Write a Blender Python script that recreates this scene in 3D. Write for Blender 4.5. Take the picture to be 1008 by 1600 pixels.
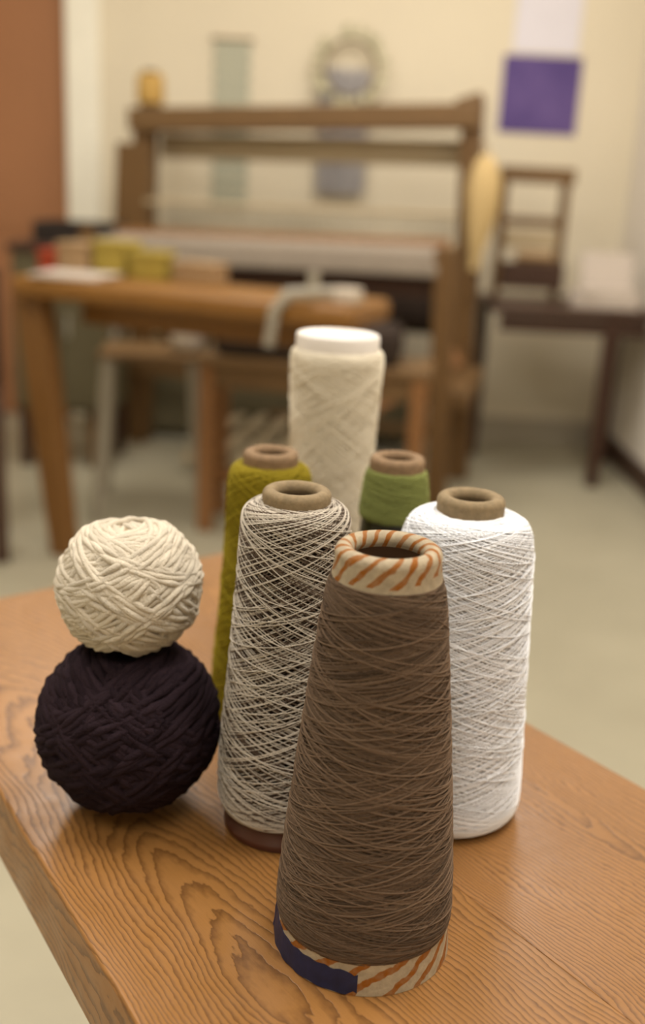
import bpy, bmesh, math, random
import numpy as np
from mathutils import Vector, Matrix
for o in list(bpy.data.objects): bpy.data.objects.remove(o)
S = bpy.context.scene
COL = S.collection
rng = np.random.default_rng(7)
random.seed(7)

# ------------------------------------------------------------------ camera, world, lights, exposure
# world frame: metres, z = 0 is the table top, the floor is at z = -0.75
FLOOR = -0.75
CEIL = 1.95
F_PX, PITCH, ROLL, CAM_H = 1650.0, math.radians(17), math.radians(3), 0.318
fw = Vector((0, math.cos(PITCH), -math.sin(PITCH)))
rt0 = Vector((1, 0, 0)); up0 = rt0.cross(fw)
rt = math.cos(ROLL) * rt0 + math.sin(ROLL) * up0
up = -math.sin(ROLL) * rt0 + math.cos(ROLL) * up0
cd = bpy.data.cameras.new('camera'); cam = bpy.data.objects.new('camera', cd); COL.objects.link(cam)
m = Matrix((rt, up, -fw)).transposed().to_4x4(); m.translation = Vector((0, 0, CAM_H)); cam.matrix_world = m
cd.sensor_fit = 'VERTICAL'; cd.sensor_height = 24.0; cd.lens = F_PX / 1600 * 24.0
cd.clip_start = 0.02; cd.clip_end = 50
cd.dof.use_dof = True; cd.dof.focus_distance = 0.462
cd.dof.aperture_fstop = (cd.lens / 1000) / 0.0086
cd.dof.aperture_blades = 0
S.camera = cam

w = bpy.data.worlds.new('world'); S.world = w; w.use_nodes = True
w.node_tree.nodes['Background'].inputs[0].default_value = (1.0, 0.93, 0.84, 1)
w.node_tree.nodes['Background'].inputs[1].default_value = 0.28

PANELS = [(-1.1, 0.9, 1.0), (0.55, 0.75, 1.25), (-0.9, 2.9, 1.0), (0.5, 3.3, 1.0), (-0.2, -1.0, 0.8)]
PANEL_W = 15.0
LIGHT_COL = (1.0, 0.945, 0.87)
for (lx, ly, k) in PANELS:
    ld = bpy.data.lights.new('ceiling_lamp_light', 'AREA'); ld.shape = 'RECTANGLE'; ld.size = 0.58; ld.size_y = 1.16
    ld.energy = PANEL_W * k; ld.color = LIGHT_COL
    lo = bpy.data.objects.new('ceiling_lamp_light', ld); lo.location = (lx, ly, CEIL - 0.05); COL.objects.link(lo)

S.view_settings.view_transform = 'Standard'; S.view_settings.look = 'None'
S.view_settings.gamma = 1.0; S.view_settings.use_curve_mapping = False
S.view_settings.exposure = 0.62
S.cycles.max_bounces = 8
S.cycles.caustics_reflective = False; S.cycles.caustics_refractive = False

# ------------------------------------------------------------------ helpers
def tag(o, label=None, cat=None, group=None, kind=None):
    if label: o['label'] = label
    if cat: o['category'] = cat
    if group: o['group'] = group
    if kind: o['kind'] = kind
    return o

def empty(name, loc, rz=0, label=None, cat=None, group=None):
    o = bpy.data.objects.new(name, None); COL.objects.link(o)
    o.location = loc; o.rotation_euler = (0, 0, rz); o.empty_display_size = 0.02
    return tag(o, label, cat, group)

def link(name, me, mats, parent=None, loc=None, rot=None):
    if not isinstance(mats, (list, tuple)): mats = [mats]
    for mm in mats: me.materials.append(mm)
    o = bpy.data.objects.new(name, me); COL.objects.link(o)
    if parent: o.parent = parent
    if loc is not None: o.location = loc
    if rot is not None: o.rotation_euler = rot
    return o

def finish(bm, name, mats, parent=None, smooth=None, loc=None, rot=None):
    bmesh.ops.recalc_face_normals(bm, faces=bm.faces)
    me = bpy.data.meshes.new(name); bm.to_mesh(me); bm.free()
    if smooth is not None:
        me.polygons.foreach_set('use_smooth', [True] * len(me.polygons))
        me.set_sharp_from_angle(angle=math.radians(smooth))
    return link(name, me, mats, parent, loc, rot)

def box(bm, x0, x1, y0, y1, z0, z1, bev=0.0, seg=1, mi=0):
    vs = [bm.verts.new((x, y, z)) for x in (x0, x1) for y in (y0, y1) for z in (z0, z1)]
    idx = [(0, 1, 3, 2), (4, 6, 7, 5), (0, 4, 5, 1), (2, 3, 7, 6), (0, 2, 6, 4), (1, 5, 7, 3)]
    fs = [bm.faces.new([vs[i] for i in q]) for q in idx]
    for f in fs: f.material_index = mi
    if bev:
        es = list({e for f in fs for e in f.edges})
        bmesh.ops.bevel(bm, geom=es, offset=bev, segments=seg, affect='EDGES', profile=0.5)
    return fs

def bar(bm, a, b, w_, d_, bev=0.004, side=(0, 1, 0), taper=1.0):
    """rectangular bar from a to b; w_ across, d_ along side"""
    a = Vector(a); b = Vector(b); t = (b - a).normalized(); s = Vector(side); s = (s - t * s.dot(t)).normalized(); u = t.cross(s)
    vs = []
    for p, k in ((a, 1.0), (b, taper)):
        for su, ss in ((-1, -1), (1, -1), (1, 1), (-1, 1)):
            vs.append(bm.verts.new(p + u * su * w_ * k / 2 + s * ss * d_ * k / 2))
    fs = [bm.faces.new(vs[:4]), bm.faces.new(vs[4:])]
    for i in range(4): fs.append(bm.faces.new((vs[i], vs[(i + 1) % 4], vs[4 + (i + 1) % 4], vs[4 + i])))
    if bev:
        bmesh.ops.bevel(bm, geom=list({e for f in fs for e in f.edges}), offset=bev, segments=2, affect='EDGES', profile=0.5)

def tube_pts(bm, pts, rad, n=8, closed=False):
    pts = [Vector(p) for p in pts]; rings = []
    N = len(pts); ref = Vector((0.13, 0.2, 0.97))
    for i, p in enumerate(pts):
        q0 = pts[(i - 1) % N] if (closed or i > 0) else p
        q1 = pts[(i + 1) % N] if (closed or i < N - 1) else p
        t = (q1 - q0).normalized(); s = ref.cross(t)
        if s.length < 0.1: s = Vector((1, 0, 0)).cross(t)
        s.normalize(); u = t.cross(s); r = rad[i] if isinstance(rad, (list, tuple)) else rad
        rings.append([bm.verts.new(p + (s * math.cos(k * 2 * math.pi / n) + u * math.sin(k * 2 * math.pi / n)) * r) for k in range(n)])
    M = N if closed else N - 1
    for i in range(M):
        A = rings[i]; B = rings[(i + 1) % N]
        for k in range(n): bm.faces.new((A[k], A[(k + 1) % n], B[(k + 1) % n], B[k]))
    if not closed:
        bm.faces.new(rings[0]); bm.faces.new(rings[-1])

def lathe_mesh(name, prof, n=96, wob=0.0, seed=0):
    """closed of revolution about z from [(r,z)...]; UV u = angle/2pi, v = arc length in metres"""
    P = np.array(prof, float); k = len(P)
    th = np.linspace(0, 2 * np.pi, n + 1)[:-1]
    r = P[:, 0][:, None] * np.ones(n)[None]
    if wob:
        rg = np.random.default_rng(seed)
        for h in range(2, 7):
            r = r + (P[:, 0] > 1e-4)[:, None] * wob * rg.normal() / h * np.cos(h * th + rg.uniform(0, 6.28))[None] * np.sin(P[:, 1] * 37 * h / 3 + rg.uniform(0, 6))[:, None]
    co = np.stack([r * np.cos(th), r * np.sin(th), np.repeat(P[:, 1][:, None], n, 1)], -1).reshape(-1, 3)
    i = np.arange(k - 1)[:, None]; j = np.arange(n)[None]; j2 = (j + 1) % n
    F = np.stack([i * n + j, i * n + j2, (i + 1) * n + j2, (i + 1) * n + j], -1).reshape(-1, 4)
    me = bpy.data.meshes.new(name)
    me.from_pydata(co.tolist(), [], F.tolist())
    arc = np.concatenate([[0], np.cumsum(np.hypot(np.diff(P[:, 0]), np.diff(P[:, 1])))])
    u0 = (j / n + 0 * i); u1 = ((j + 1) / n + 0 * i); v0 = arc[i] + 0 * j; v1 = arc[i + 1] + 0 * j
    uv = np.stack([np.stack([u0, v0], -1), np.stack([u1, v0], -1), np.stack([u1, v1], -1), np.stack([u0, v1], -1)], 2).reshape(-1, 2)
    L = me.uv_layers.new(name='UVMap'); L.data.foreach_set('uv', uv.astype(np.float32).ravel())
    me.polygons.foreach_set('use_smooth', [True] * len(me.polygons)); me.set_sharp_from_angle(angle=math.radians(50))
    return me

def lathe(name, prof, mat, parent=None, loc=None, n=96, **k):
    return link(name, lathe_mesh(name, prof, n, **k), mat, parent, loc)

def strands_mesh(name, paths, core=None, k=5, core_n=96):
    """one winding: paths = [(points Nx3, outward normals Nx3, radius, tone)], core = profile of the packed yarn beneath"""
    V = []; Fq = []; T = []; MI = []; base = 0
    for (P, Nn, r, tone) in paths:
        P = np.asarray(P); N_ = len(P)
        t = np.gradient(P, axis=0); t /= np.linalg.norm(t, axis=1)[:, None] + 1e-12
        b = np.cross(t, Nn); b /= np.linalg.norm(b, axis=1)[:, None] + 1e-12; nn = np.cross(b, t)
        a = np.arange(k) * 2 * np.pi / k
        rr = (r if np.ndim(r) else np.full(N_, r))[:, None, None]
        ring = P[:, None] + rr * (np.cos(a)[None, :, None] * nn[:, None] + np.sin(a)[None, :, None] * b[:, None])
        V.append(ring.reshape(-1, 3)); T.append(np.full(N_ * k, tone))
        i = np.arange(N_ - 1)[:, None]; j = np.arange(k)[None]; j2 = (j + 1) % k
        Fq.append(base + np.stack([i * k + j, (i + 1) * k + j, (i + 1) * k + j2, i * k + j2], -1).reshape(-1, 4))
        MI.append(np.zeros(len(Fq[-1]), int)); base += N_ * k
    if core is not None:
        P = np.array(core, float); n = core_n; th = np.arange(n) * 2 * np.pi / n
        co = np.stack([P[:, 0][:, None] * np.cos(th), P[:, 0][:, None] * np.sin(th), np.repeat(P[:, 1][:, None], n, 1)], -1).reshape(-1, 3)
        i = np.arange(len(P) - 1)[:, None]; j = np.arange(n)[None]; j2 = (j + 1) % n
        V.append(co); T.append(np.full(len(co), 0.0))
        Fq.append(base + np.stack([i * n + j, i * n + j2, (i + 1) * n + j2, (i + 1) * n + j], -1).reshape(-1, 4))
        MI.append(np.ones(len(Fq[-1]), int))
    V = np.concatenate(V).astype(np.float32); Fq = np.concatenate(Fq).astype(np.int32); T = np.concatenate(T).astype(np.float32); MI = np.concatenate(MI)
    me = bpy.data.meshes.new(name)
    me.vertices.add(len(V)); me.vertices.foreach_set('co', V.ravel())
    me.loops.add(Fq.size); me.loops.foreach_set('vertex_index', Fq.ravel())
    me.polygons.add(len(Fq)); me.polygons.foreach_set('loop_start', np.arange(0, Fq.size, 4, dtype=np.int32))
    me.polygons.foreach_set('loop_total', np.full(len(Fq), 4, dtype=np.int32))
    me.polygons.foreach_set('material_index', MI.astype(np.int32))
    me.polygons.foreach_set('use_smooth', np.ones(len(Fq), bool))
    at = me.attributes.new('tone', 'FLOAT', 'POINT'); at.data.foreach_set('value', T)
    me.update(calc_edges=True)
    return me

# ------------------------------------------------------------------ materials
def srgb(r, g, b):
    f = lambda c: (c / 255 / 12.92) if c / 255 <= 0.04045 else ((c / 255 + 0.055) / 1.055) ** 2.4
    return (f(r), f(g), f(b), 1)

class NT:
    def __init__(s, name):
        s.m = bpy.data.materials.new(name); s.m.use_nodes = True; s.t = s.m.node_tree; s.b = s.t.nodes['Principled BSDF']
    def n(s, typ, **kw):
        nd = s.t.nodes.new(typ)
        for k_, v in kw.items():
            if k_ == 'ins':
                for kk, vv in v.items():
                    if isinstance(vv, bpy.types.NodeSocket): s.t.links.new(vv, nd.inputs[kk])
                    else: nd.inputs[kk].default_value = vv
            else: setattr(nd, k_, v)
        return nd
    def math(s, op, a, b=0.0, c=0.0):
        nd = s.t.nodes.new('ShaderNodeMath'); nd.operation = op
        for i, v in enumerate((a, b, c)):
            if isinstance(v, bpy.types.NodeSocket): s.t.links.new(v, nd.inputs[i])
            else: nd.inputs[i].default_value = v
        return nd.outputs[0]
    def mix(s, f, a, b, mode='MIX'):
        nd = s.t.nodes.new('ShaderNodeMix'); nd.data_type = 'RGBA'; nd.blend_type = mode
        for i, v in ((0, f), (6, a), (7, b)):
            if isinstance(v, bpy.types.NodeSocket): s.t.links.new(v, nd.inputs[i])
            else: nd.inputs[i].default_value = v
        return nd.outputs[2]
    def noise(s, vec, scale, detail=2, rough=0.5, dist=0.0):
        nd = s.n('ShaderNodeTexNoise', ins={'Scale': scale, 'Detail': detail, 'Roughness': rough, 'Distortion': dist})
        s.t.links.new(vec, nd.inputs['Vector']); return nd.outputs[0]
    def mapping(s, vec, scale=(1, 1, 1), loc=(0, 0, 0), rot=(0, 0, 0)):
        nd = s.n('ShaderNodeMapping', ins={'Scale': scale, 'Location': loc, 'Rotation': rot}); s.t.links.new(vec, nd.inputs['Vector']); return nd.outputs[0]
    def ramp(s, fac, stops):
        nd = s.t.nodes.new('ShaderNodeValToRGB'); s.t.links.new(fac, nd.inputs[0]); e = nd.color_ramp.elements
        while len(e) > 2: e.remove(e[-1])
        for i, (p, c_) in enumerate(stops):
            if i < 2: e[i].position = p; e[i].color = c_
            else: x = e.new(p); x.color = c_
        return nd.outputs[0]
    def bump(s, h, dist, strength=1.0):
        nd = s.n('ShaderNodeBump', ins={'Strength': strength, 'Distance': dist}); s.t.links.new(h, nd.inputs['Height']); s.t.links.new(nd.outputs[0], s.b.inputs['Normal'])
    def obj(s): return s.n('ShaderNodeTexCoord').outputs['Object']
    def uv(s): return s.n('ShaderNodeTexCoord').outputs['UV']
    def base(s, v):
        if isinstance(v, bpy.types.NodeSocket): s.t.links.new(v, s.b.inputs['Base Color'])
        else: s.b.inputs['Base Color'].default_value = v
    def rough(s, v, spec=0.5):
        if isinstance(v, bpy.types.NodeSocket): s.t.links.new(v, s.b.inputs['Roughness'])
        else: s.b.inputs['Roughness'].default_value = v
        s.b.inputs['Specular IOR Level'].default_value = spec

def plain(name, col, rough=0.6, spec=0.3, var=0.12, scale=9.0, bump=0.0, metal=0.0):
    t = NT(name); ob = t.obj(); nz = t.noise(ob, scale, 4)
    dark = tuple(c * (1 - var) for c in col[:3]) + (1,); lite = tuple(min(1, c * (1 + var)) for c in col[:3]) + (1,)
    t.base(t.ramp(nz, [(0.3, dark), (0.7, lite)])); t.rough(rough, spec); t.b.inputs['Metallic'].default_value = metal
    if bump: t.bump(nz, bump)
    return t.m

def wood(name, col, dark, scale=1.0, rough=0.45, axis='x', spec=0.4):
    t = NT(name); ob = t.obj()
    sc = {'x': (1.2, 14, 14), 'y': (14, 1.2, 14), 'z': (14, 14, 1.2)}[axis]
    v = t.mapping(ob, tuple(a * scale for a in sc)); nz = t.noise(v, 2.2, 5, 0.55, 1.2)
    rings = t.math('FRACT', t.math('MULTIPLY', nz, 9.0))
    t.base(t.mix(t.math('MULTIPLY', rings, 0.7), col, dark)); t.rough(rough, spec); t.bump(nz, 0.002, 0.4)
    return t.m

def yarn_mat(name, col, var=0.15, rough=0.85, fuzz=0.3, bscale=3500, bdist=0.0002, mottled=None, spec=0.15, gap_shade=None):
    t = NT(name); ob = t.obj()
    at = t.n('ShaderNodeAttribute', attribute_name='tone').outputs['Fac']
    nz = t.noise(ob, bscale, 2)
    f = t.math('ADD', t.math('MULTIPLY', at, 1.0), t.math('MULTIPLY', t.math('SUBTRACT', nz, 0.5), 0.8))
    dk = tuple(c * (1 - 2 * var) for c in col[:3]) + (1,); lt = tuple(min(1, c * (1 + 1.2 * var)) for c in col[:3]) + (1,)
    base = t.ramp(f, [(0.0, dk), (1.0, lt)])
    if gap_shade:
        base = t.mix(t.math('LESS_THAN', at, -0.5), base, gap_shade)
    if mottled:
        n2 = t.noise(ob, mottled[1], 2); k = t.ramp(n2, [(mottled[2], (0, 0, 0, 1)), (mottled[2] + .12, (1, 1, 1, 1))])
        base = t.mix(k, base, mottled[0])
    t.base(base); t.rough(rough, spec); t.bump(nz, bdist)
    t.b.inputs['Sheen Weight'].default_value = fuzz; t.b.inputs['Sheen Roughness'].default_value = 0.5
    t.b.inputs['Sheen Tint'].default_value = lt
    return t.m

def cardboard(name, col, speck=0.5):
    t = NT(name); ob = t.obj(); n1 = t.noise(ob, 260, 4, 0.6); n2 = t.noise(ob, 1400, 2)
    c1 = t.ramp(n1, [(0.3, tuple(c * 0.8 for c in col[:3]) + (1,)), (0.7, tuple(min(1, c * 1.12) for c in col[:3]) + (1,))])
    k = t.ramp(n2, [(0.26, (1, 1, 1, 1)), (0.33, (0, 0, 0, 1))])
    t.base(t.mix(t.math('MULTIPLY', k, speck), c1, tuple(c * 0.3 for c in col[:3]) + (1,)))
    t.rough(0.75, 0.25); t.bump(n1, 0.0006, 0.6)
    return t

M = {}
M['paper_tube'] = cardboard('grey_brown_cardboard', srgb(136, 118, 90)).m
M['paper_tube_dull'] = cardboard('tan_cardboard', srgb(134, 109, 82), 0.2).m
# striped paper cone: slanted orange marker strokes by angle (u) and distance along the wall (v)
t = cardboard('striped_paper', srgb(166, 152, 128), 0.5)
basec = t.b.inputs['Base Color'].links[0].from_socket
uvn = t.n('ShaderNodeSeparateXYZ', ins={'Vector': t.uv()}); U, Vv = uvn.outputs[0], uvn.outputs[1]
ob = t.obj(); wob = t.math('SUBTRACT', t.noise(ob, 90, 2), 0.5)
ph = t.math('ADD', t.math('SUBTRACT', t.math('MULTIPLY', U, 16.0), t.math('MULTIPLY', Vv, 95.0)), t.math('MULTIPLY', wob, 0.9))
fr = t.math('ABSOLUTE', t.math('SUBTRACT', t.math('FRACT', ph), 0.5))
stroke = t.math('LESS_THAN', t.math('ADD', fr, t.math('MULTIPLY', t.math('SUBTRACT', t.noise(ob, 500, 3), 0.5), 0.12)), 0.185)
cell = t.n('ShaderNodeTexWhiteNoise', noise_dimensions='1D'); t.t.links.new(t.math('FLOOR', ph), cell.inputs['W'])
lim_lo = t.math('ADD', 0.0170, t.math('MULTIPLY', cell.outputs['Value'], 0.004))       # strokes at the foot end here
lim_hi = t.math('SUBTRACT', 0.1785, t.math('MULTIPLY', cell.outputs['Value'], 0.0055))     # strokes at the mouth start here
rng_ = t.math('MAXIMUM', t.math('LESS_THAN', Vv, lim_lo), t.math('GREATER_THAN', Vv, lim_hi))
ink = t.math('MULTIPLY', t.math('MULTIPLY', stroke, rng_), t.ramp(t.noise(ob, 300, 3), [(0.25, (0.7, 0.7, 0.7, 1)), (0.6, (1, 1, 1, 1))]))
t.base(t.mix(ink, basec, srgb(138, 82, 22)))
M['striped_paper'] = t.m
M['shaded_lining'] = plain('shaded_inner_paper', srgb(84, 62, 44), 0.8, 0.1)  # shade of the tube's depth put into the inner wall colour
M['tape'] = plain('navy_tape', srgb(28, 33, 64), 0.5, 0.4, 0.25, 200, 0.0003)
M['maroon_plastic'] = plain('dark_maroon_plastic', srgb(74, 38, 26), 0.35, 0.5)
M['black_plastic'] = plain('dark_green_plastic', srgb(36, 34, 20), 0.4, 0.5)
M['white_plastic'] = plain('white_plastic', srgb(228, 222, 216), 0.4, 0.4, 0.02)

M['brown_yarn'] = yarn_mat('brown_wool', srgb(103, 85, 69), 0.36, 0.95, 0.2, 4500)
M['brown_core'] = yarn_mat('brown_wool_shaded', srgb(50, 38, 30), 0.15, 0.95, 0.2, 2600)  # darker than the wool: shade of the thread gaps in its colour
M['grey_yarn'] = yarn_mat('pale_grey_cotton', srgb(200, 191, 177), 0.12, 0.8, 0.2, 3000, gap_shade=srgb(92, 76, 64))  # taupe strands carry painted shade between the pale threads
M['grey_core'] = yarn_mat('grey_cotton_shaded', srgb(46, 35, 29), 0.3, 0.9, 0.1, 1500)  # near-black tone painted in for the deep shade between threads
M['white_yarn'] = yarn_mat('bright_white_cotton', srgb(246, 248, 252), 0.02, 0.7, 0.2, 3000)
M['white_core'] = yarn_mat('white_cotton_shaded', srgb(192, 190, 190), 0.03, 0.8, 0.1, 1500)  # greyed copy of the white, shading the lattice gaps
M['yellow_yarn'] = yarn_mat('mustard_yarn', srgb(138, 122, 26), 0.12, 0.7, 0.2, 1500)
M['green_yarn'] = yarn_mat('leaf_green_yarn', srgb(126, 132, 74), 0.10, 0.7, 0.2, 1500)
M['cream_cone_yarn'] = yarn_mat('cream_soft_yarn', srgb(216, 207, 188), 0.05, 0.9, 0.3, 1200)
M['cream_yarn'] = yarn_mat('cream_slub_yarn', srgb(204, 194, 176), 0.10, 0.9, 0.3, 1100, 0.0006)
M['cream_core'] = yarn_mat('cream_yarn_shaded', srgb(176, 156, 128), 0.1, 0.9, 0.2, 900, 0.0006)  # darker copy of the cream, shade painted into the pockets
M['dark_yarn'] = yarn_mat('aubergine_black_yarn', srgb(42, 32, 37), 0.25, 0.95, 0.12, 900, 0.0006, spec=0.05)
M['dark_core'] = yarn_mat('aubergine_yarn_shaded', srgb(20, 14, 17), 0.2, 0.95, 0.05, 900, 0.0006, spec=0.05)  # deeper copy of the dark yarn, painted gap shade

# varnished fir planks: growth rings cut by the surface; x runs along the grain
def fir(name, x0, ring, d0, slope, wob, off, light, dark, fine=0.0):
    t = NT(name); ob = t.mapping(t.obj(), loc=(off, 0, 0)); sp = t.n('ShaderNodeSeparateXYZ', ins={'Vector': ob}); X, Y = sp.outputs[0], sp.outputs[1]
    n1 = t.math('SUBTRACT', t.noise(t.mapping(ob, (5, 14, 14)), 1.0, 2), 0.5)
    n2 = t.math('SUBTRACT', t.noise(t.mapping(ob, (28, 70, 70)), 1.0, 3, 0.6), 0.5)
    n3 = t.math('SUBTRACT', t.noise(t.mapping(ob, (160, 300, 300)), 1.0, 2, 0.6), 0.5)
    y = t.math('ADD', t.math('SUBTRACT', Y, x0), t.math('MULTIPLY', n1, 0.05))
    d = t.math('ADD', t.math('ADD', t.math('MULTIPLY', X, slope), t.math('ADD', sp.outputs[2], d0)), t.math('MULTIPLY', n1, wob * 5))
    r = t.math('SQRT', t.math('ADD', t.math('ADD', t.math('MULTIPLY', y, y), 0.00012), t.math('MULTIPLY', d, d)))
    wide = t.noise(t.mapping(ob, (3, 8, 8)), 1.0, 1); r = t.math('ADD', r, t.math('MULTIPLY', wide, 0.010))
    r = t.math('ADD', r, t.math('ADD', t.math('MULTIPLY', n2, wob), t.math('MULTIPLY', n3, wob * 0.28 + fine)))
    ph = t.math('FRACT', t.math('DIVIDE', r, ring))
    prof = t.ramp(ph, [(0.0, (0, 0, 0, 1)), (0.42, (0.06, 0.06, 0.06, 1)), (0.80, (0.75, 0.75, 0.75, 1)), (0.90, (1, 1, 1, 1)), (0.965, (0.1, 0.1, 0.1, 1))])
    fib = t.noise(t.mapping(ob, (60, 1800, 1800)), 1.0, 3, 0.6)
    blot = t.noise(t.mapping(ob, (7, 16, 16)), 1.0, 3)
    c = t.mix(t.math('MULTIPLY', prof, 0.85), light, dark)
    c = t.mix(t.math('MULTIPLY', t.math('SUBTRACT', 0.75, fib), 0.35), c, tuple(a * 0.7 for a in dark[:3]) + (1,))
    c = t.mix(t.math('MULTIPLY', t.math('SUBTRACT', blot, 0.35), 0.6), c, tuple(a * 0.62 for a in light[:3]) + (1,))
    t.base(c); t.rough(t.ramp(t.noise(ob, 60, 3), [(0.3, (0.28, 0.28, 0.28, 1)), (0.7, (0.42, 0.42, 0.42, 1))]), 0.45)
    h = t.math('ADD', t.math('MULTIPLY', prof, -0.5), t.math('MULTIPLY', fib, 0.3)); t.bump(h, 0.00025, 0.6)
    return t.m
LT, DK = srgb(157, 111, 60), srgb(90, 56, 24)
M['fir_flame'] = fir('fir_flame_figure', -0.262, 0.0031, -0.082, 0.17, 0.0056, 0.0, LT, DK)
M['fir_fine'] = fir('fir_fine_figure', -0.055, 0.0027, -0.035, 0.05, 0.0050, 0.37, srgb(154, 109, 62), srgb(90, 56, 25), 0.0006)

M['wall'] = plain('cream_painted_wall', srgb(228, 217, 193), 0.85, 0.2, 0.02, 3)
M['wall_side'] = plain('pale_grey_painted_wall', srgb(232, 224, 212), 0.85, 0.2, 0.02, 3)
M['ceiling'] = plain('white_ceiling', srgb(230, 224, 208), 0.9, 0.1, 0.02, 3)
M['trim'] = plain('ivory_gloss_trim', srgb(248, 244, 228), 0.5, 0.3, 0.02)
M['skirting'] = plain('pale_grey_skirting', srgb(176, 166, 146), 0.5, 0.3, 0.03)
M['door'] = plain('terracotta_door', srgb(164, 115, 80), 0.5, 0.3, 0.06, 2)
t = NT('polished_concrete'); ob = t.obj(); a = t.noise(ob, 1.3, 5, 0.6); b_ = t.noise(ob, 9, 4)
t.base(t.mix(t.math('MULTIPLY', b_, 0.5), t.ramp(a, [(0.35, srgb(164, 157, 135)), (0.65, srgb(180, 173, 150))]), srgb(152, 145, 124)))
t.rough(0.42, 0.35); M['floor'] = t.m
M['loom'] = wood('brown_oiled_wood', srgb(124, 95, 60), srgb(88, 64, 38))
M['loom_z'] = wood('brown_oiled_upright_wood', srgb(116, 86, 50), srgb(84, 60, 34), axis='z')
M['loom_rail'] = wood('orange_brown_rail_wood', srgb(150, 106, 64), srgb(124, 82, 46))
M['beam'] = wood('honey_table_wood', srgb(140, 97, 42), srgb(112, 74, 30))
M['beam_z'] = wood('honey_leg_wood', srgb(126, 88, 44), srgb(104, 68, 32), axis='z')
M['dark_wood'] = wood('dark_walnut_wood', srgb(74, 48, 34), srgb(50, 32, 24))
M['heddle_frame'] = wood('greyed_wood', srgb(190, 172, 140), srgb(168, 148, 116))
M['cloth_grey'] = plain('grey_woven_cloth', srgb(150, 138, 124), 0.9, 0.1, 0.1, 60)
M['reed'] = plain('steel_heddles', srgb(190, 180, 158), 0.5, 0.4, 0.1, 40)
M['charcoal'] = plain('charcoal_fabric', srgb(60, 50, 44), 0.9, 0.1, 0.2, 20)
M['grey_metal'] = plain('grey_enamelled_metal', srgb(158, 150, 134), 0.45, 0.4, 0.05)
M['white_cloth'] = plain('off_white_cloth', srgb(196, 184, 168), 0.9, 0.1, 0.08, 12)
M['paper'] = plain('white_paper', srgb(196, 184, 172), 0.85, 0.1, 0.04, 6)
M['sheet'] = plain('blue_white_paper', srgb(228, 224, 232), 0.85, 0.1, 0.03, 4)
M['black'] = plain('black_enamel', srgb(40, 32, 28), 0.5, 0.3, 0.1)
M['olive_shade'] = plain('dark_olive_shade', srgb(92, 84, 62), 0.6, 0.2, 0.06)  # shade under and behind the loom, painted as a solid colour
M['yellow_box'] = plain('yellow_card', srgb(160, 140, 64), 0.7, 0.2, 0.1, 15)
M['tan_box'] = plain('tan_card', srgb(160, 132, 98), 0.7, 0.2, 0.1, 15)
M['red_box'] = plain('red_card', srgb(158, 66, 42), 0.6, 0.2, 0.1, 15)
M['flax'] = yarn_mat('golden_flax', srgb(228, 198, 142), 0.12, 0.8, 0.2, 200)
M['leaf'] = plain('dried_green_leaves', srgb(206, 200, 170), 0.9, 0.1, 0.2, 30)
M['blue_cloth'] = plain('blue_grey_cloth', srgb(206, 202, 202), 0.9, 0.1, 0.08, 12)
M['amber'] = plain('amber_thread', srgb(186, 150, 84), 0.7, 0.2, 0.1, 40)
t = NT('purple_print'); g = t.noise(t.obj(), 6, 3)
t.base(t.ramp(g, [(0.3, srgb(86, 68, 128)), (0.7, srgb(108, 88, 146))])); t.rough(0.6, 0.3); M['purple'] = t.m
t = NT('striped_woven_band'); sp = t.n('ShaderNodeSeparateXYZ', ins={'Vector': t.obj()})
fr = t.math('LESS_THAN', t.math('FRACT', t.math('MULTIPLY', sp.outputs[2], 18.0)), 0.5)
t.base(t.mix(fr, srgb(204, 200, 176), srgb(158, 162, 148))); t.rough(0.9, 0.1); M['band'] = t.m
t = NT('ceiling_lamp_diffuser'); t.base(srgb(240, 236, 224)); t.b.inputs['Emission Color'].default_value = (*LIGHT_COL, 1); t.b.inputs['Emission Strength'].default_value = 1.2; M['diffuser'] = t.m

# ------------------------------------------------------------------ the room
X0, X1, Y0, Y1 = -3.2, 1.24, -2.4, 4.77
def slab(name, x0, x1, y0, y1, z0, z1, mat):
    bm = bmesh.new(); box(bm, x0, x1, y0, y1, z0, z1); return tag(finish(bm, name, mat), kind='structure')
slab('floor', X0 - .1, X1 + .1, Y0 - .1, Y1 + .1, FLOOR - .1, FLOOR, M['floor'])
slab('ceiling', X0 - .1, X1 + .1, Y0 - .1, Y1 + .1, CEIL, CEIL + .1, M['ceiling'])
slab('wall_right', X1, X1 + .1, Y0 - .1, Y1 + .1, FLOOR, CEIL, M['wall_side'])
slab('wall_left', X0 - .1, X0, Y0 - .1, Y1 + .1, FLOOR, CEIL, M['wall'])
slab('wall_front', X0, X1, Y0 - .1, Y0, FLOOR, CEIL, M['wall'])
DX0, DX1, DZ = -2.06, -1.17, 1.22       # door opening
bm = bmesh.new()
box(bm, X0, DX0, Y1, Y1 + .1, FLOOR, CEIL); box(bm, DX1, X1, Y1, Y1 + .1, FLOOR, CEIL); box(bm, DX0, DX1, Y1, Y1 + .1, DZ, CEIL)
tag(finish(bm, 'wall_back', M['wall']), kind='structure')
slab('baseboard_back', DX1 + .15, X1, Y1 - .014, Y1, FLOOR, FLOOR + .11, M['skirting'])
slab('baseboard_right', X1 - .014, X1, Y0, Y1 - .014, FLOOR, FLOOR + .10, M['dark_wood'])
bm = bmesh.new(); box(bm, DX0 + .002, DX1 - .002, Y1 + .02, Y1 + .06, FLOOR + .005, DZ - .002, .003)
door = tag(finish(bm, 'door_1', M['door']), kind='structure')
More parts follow.
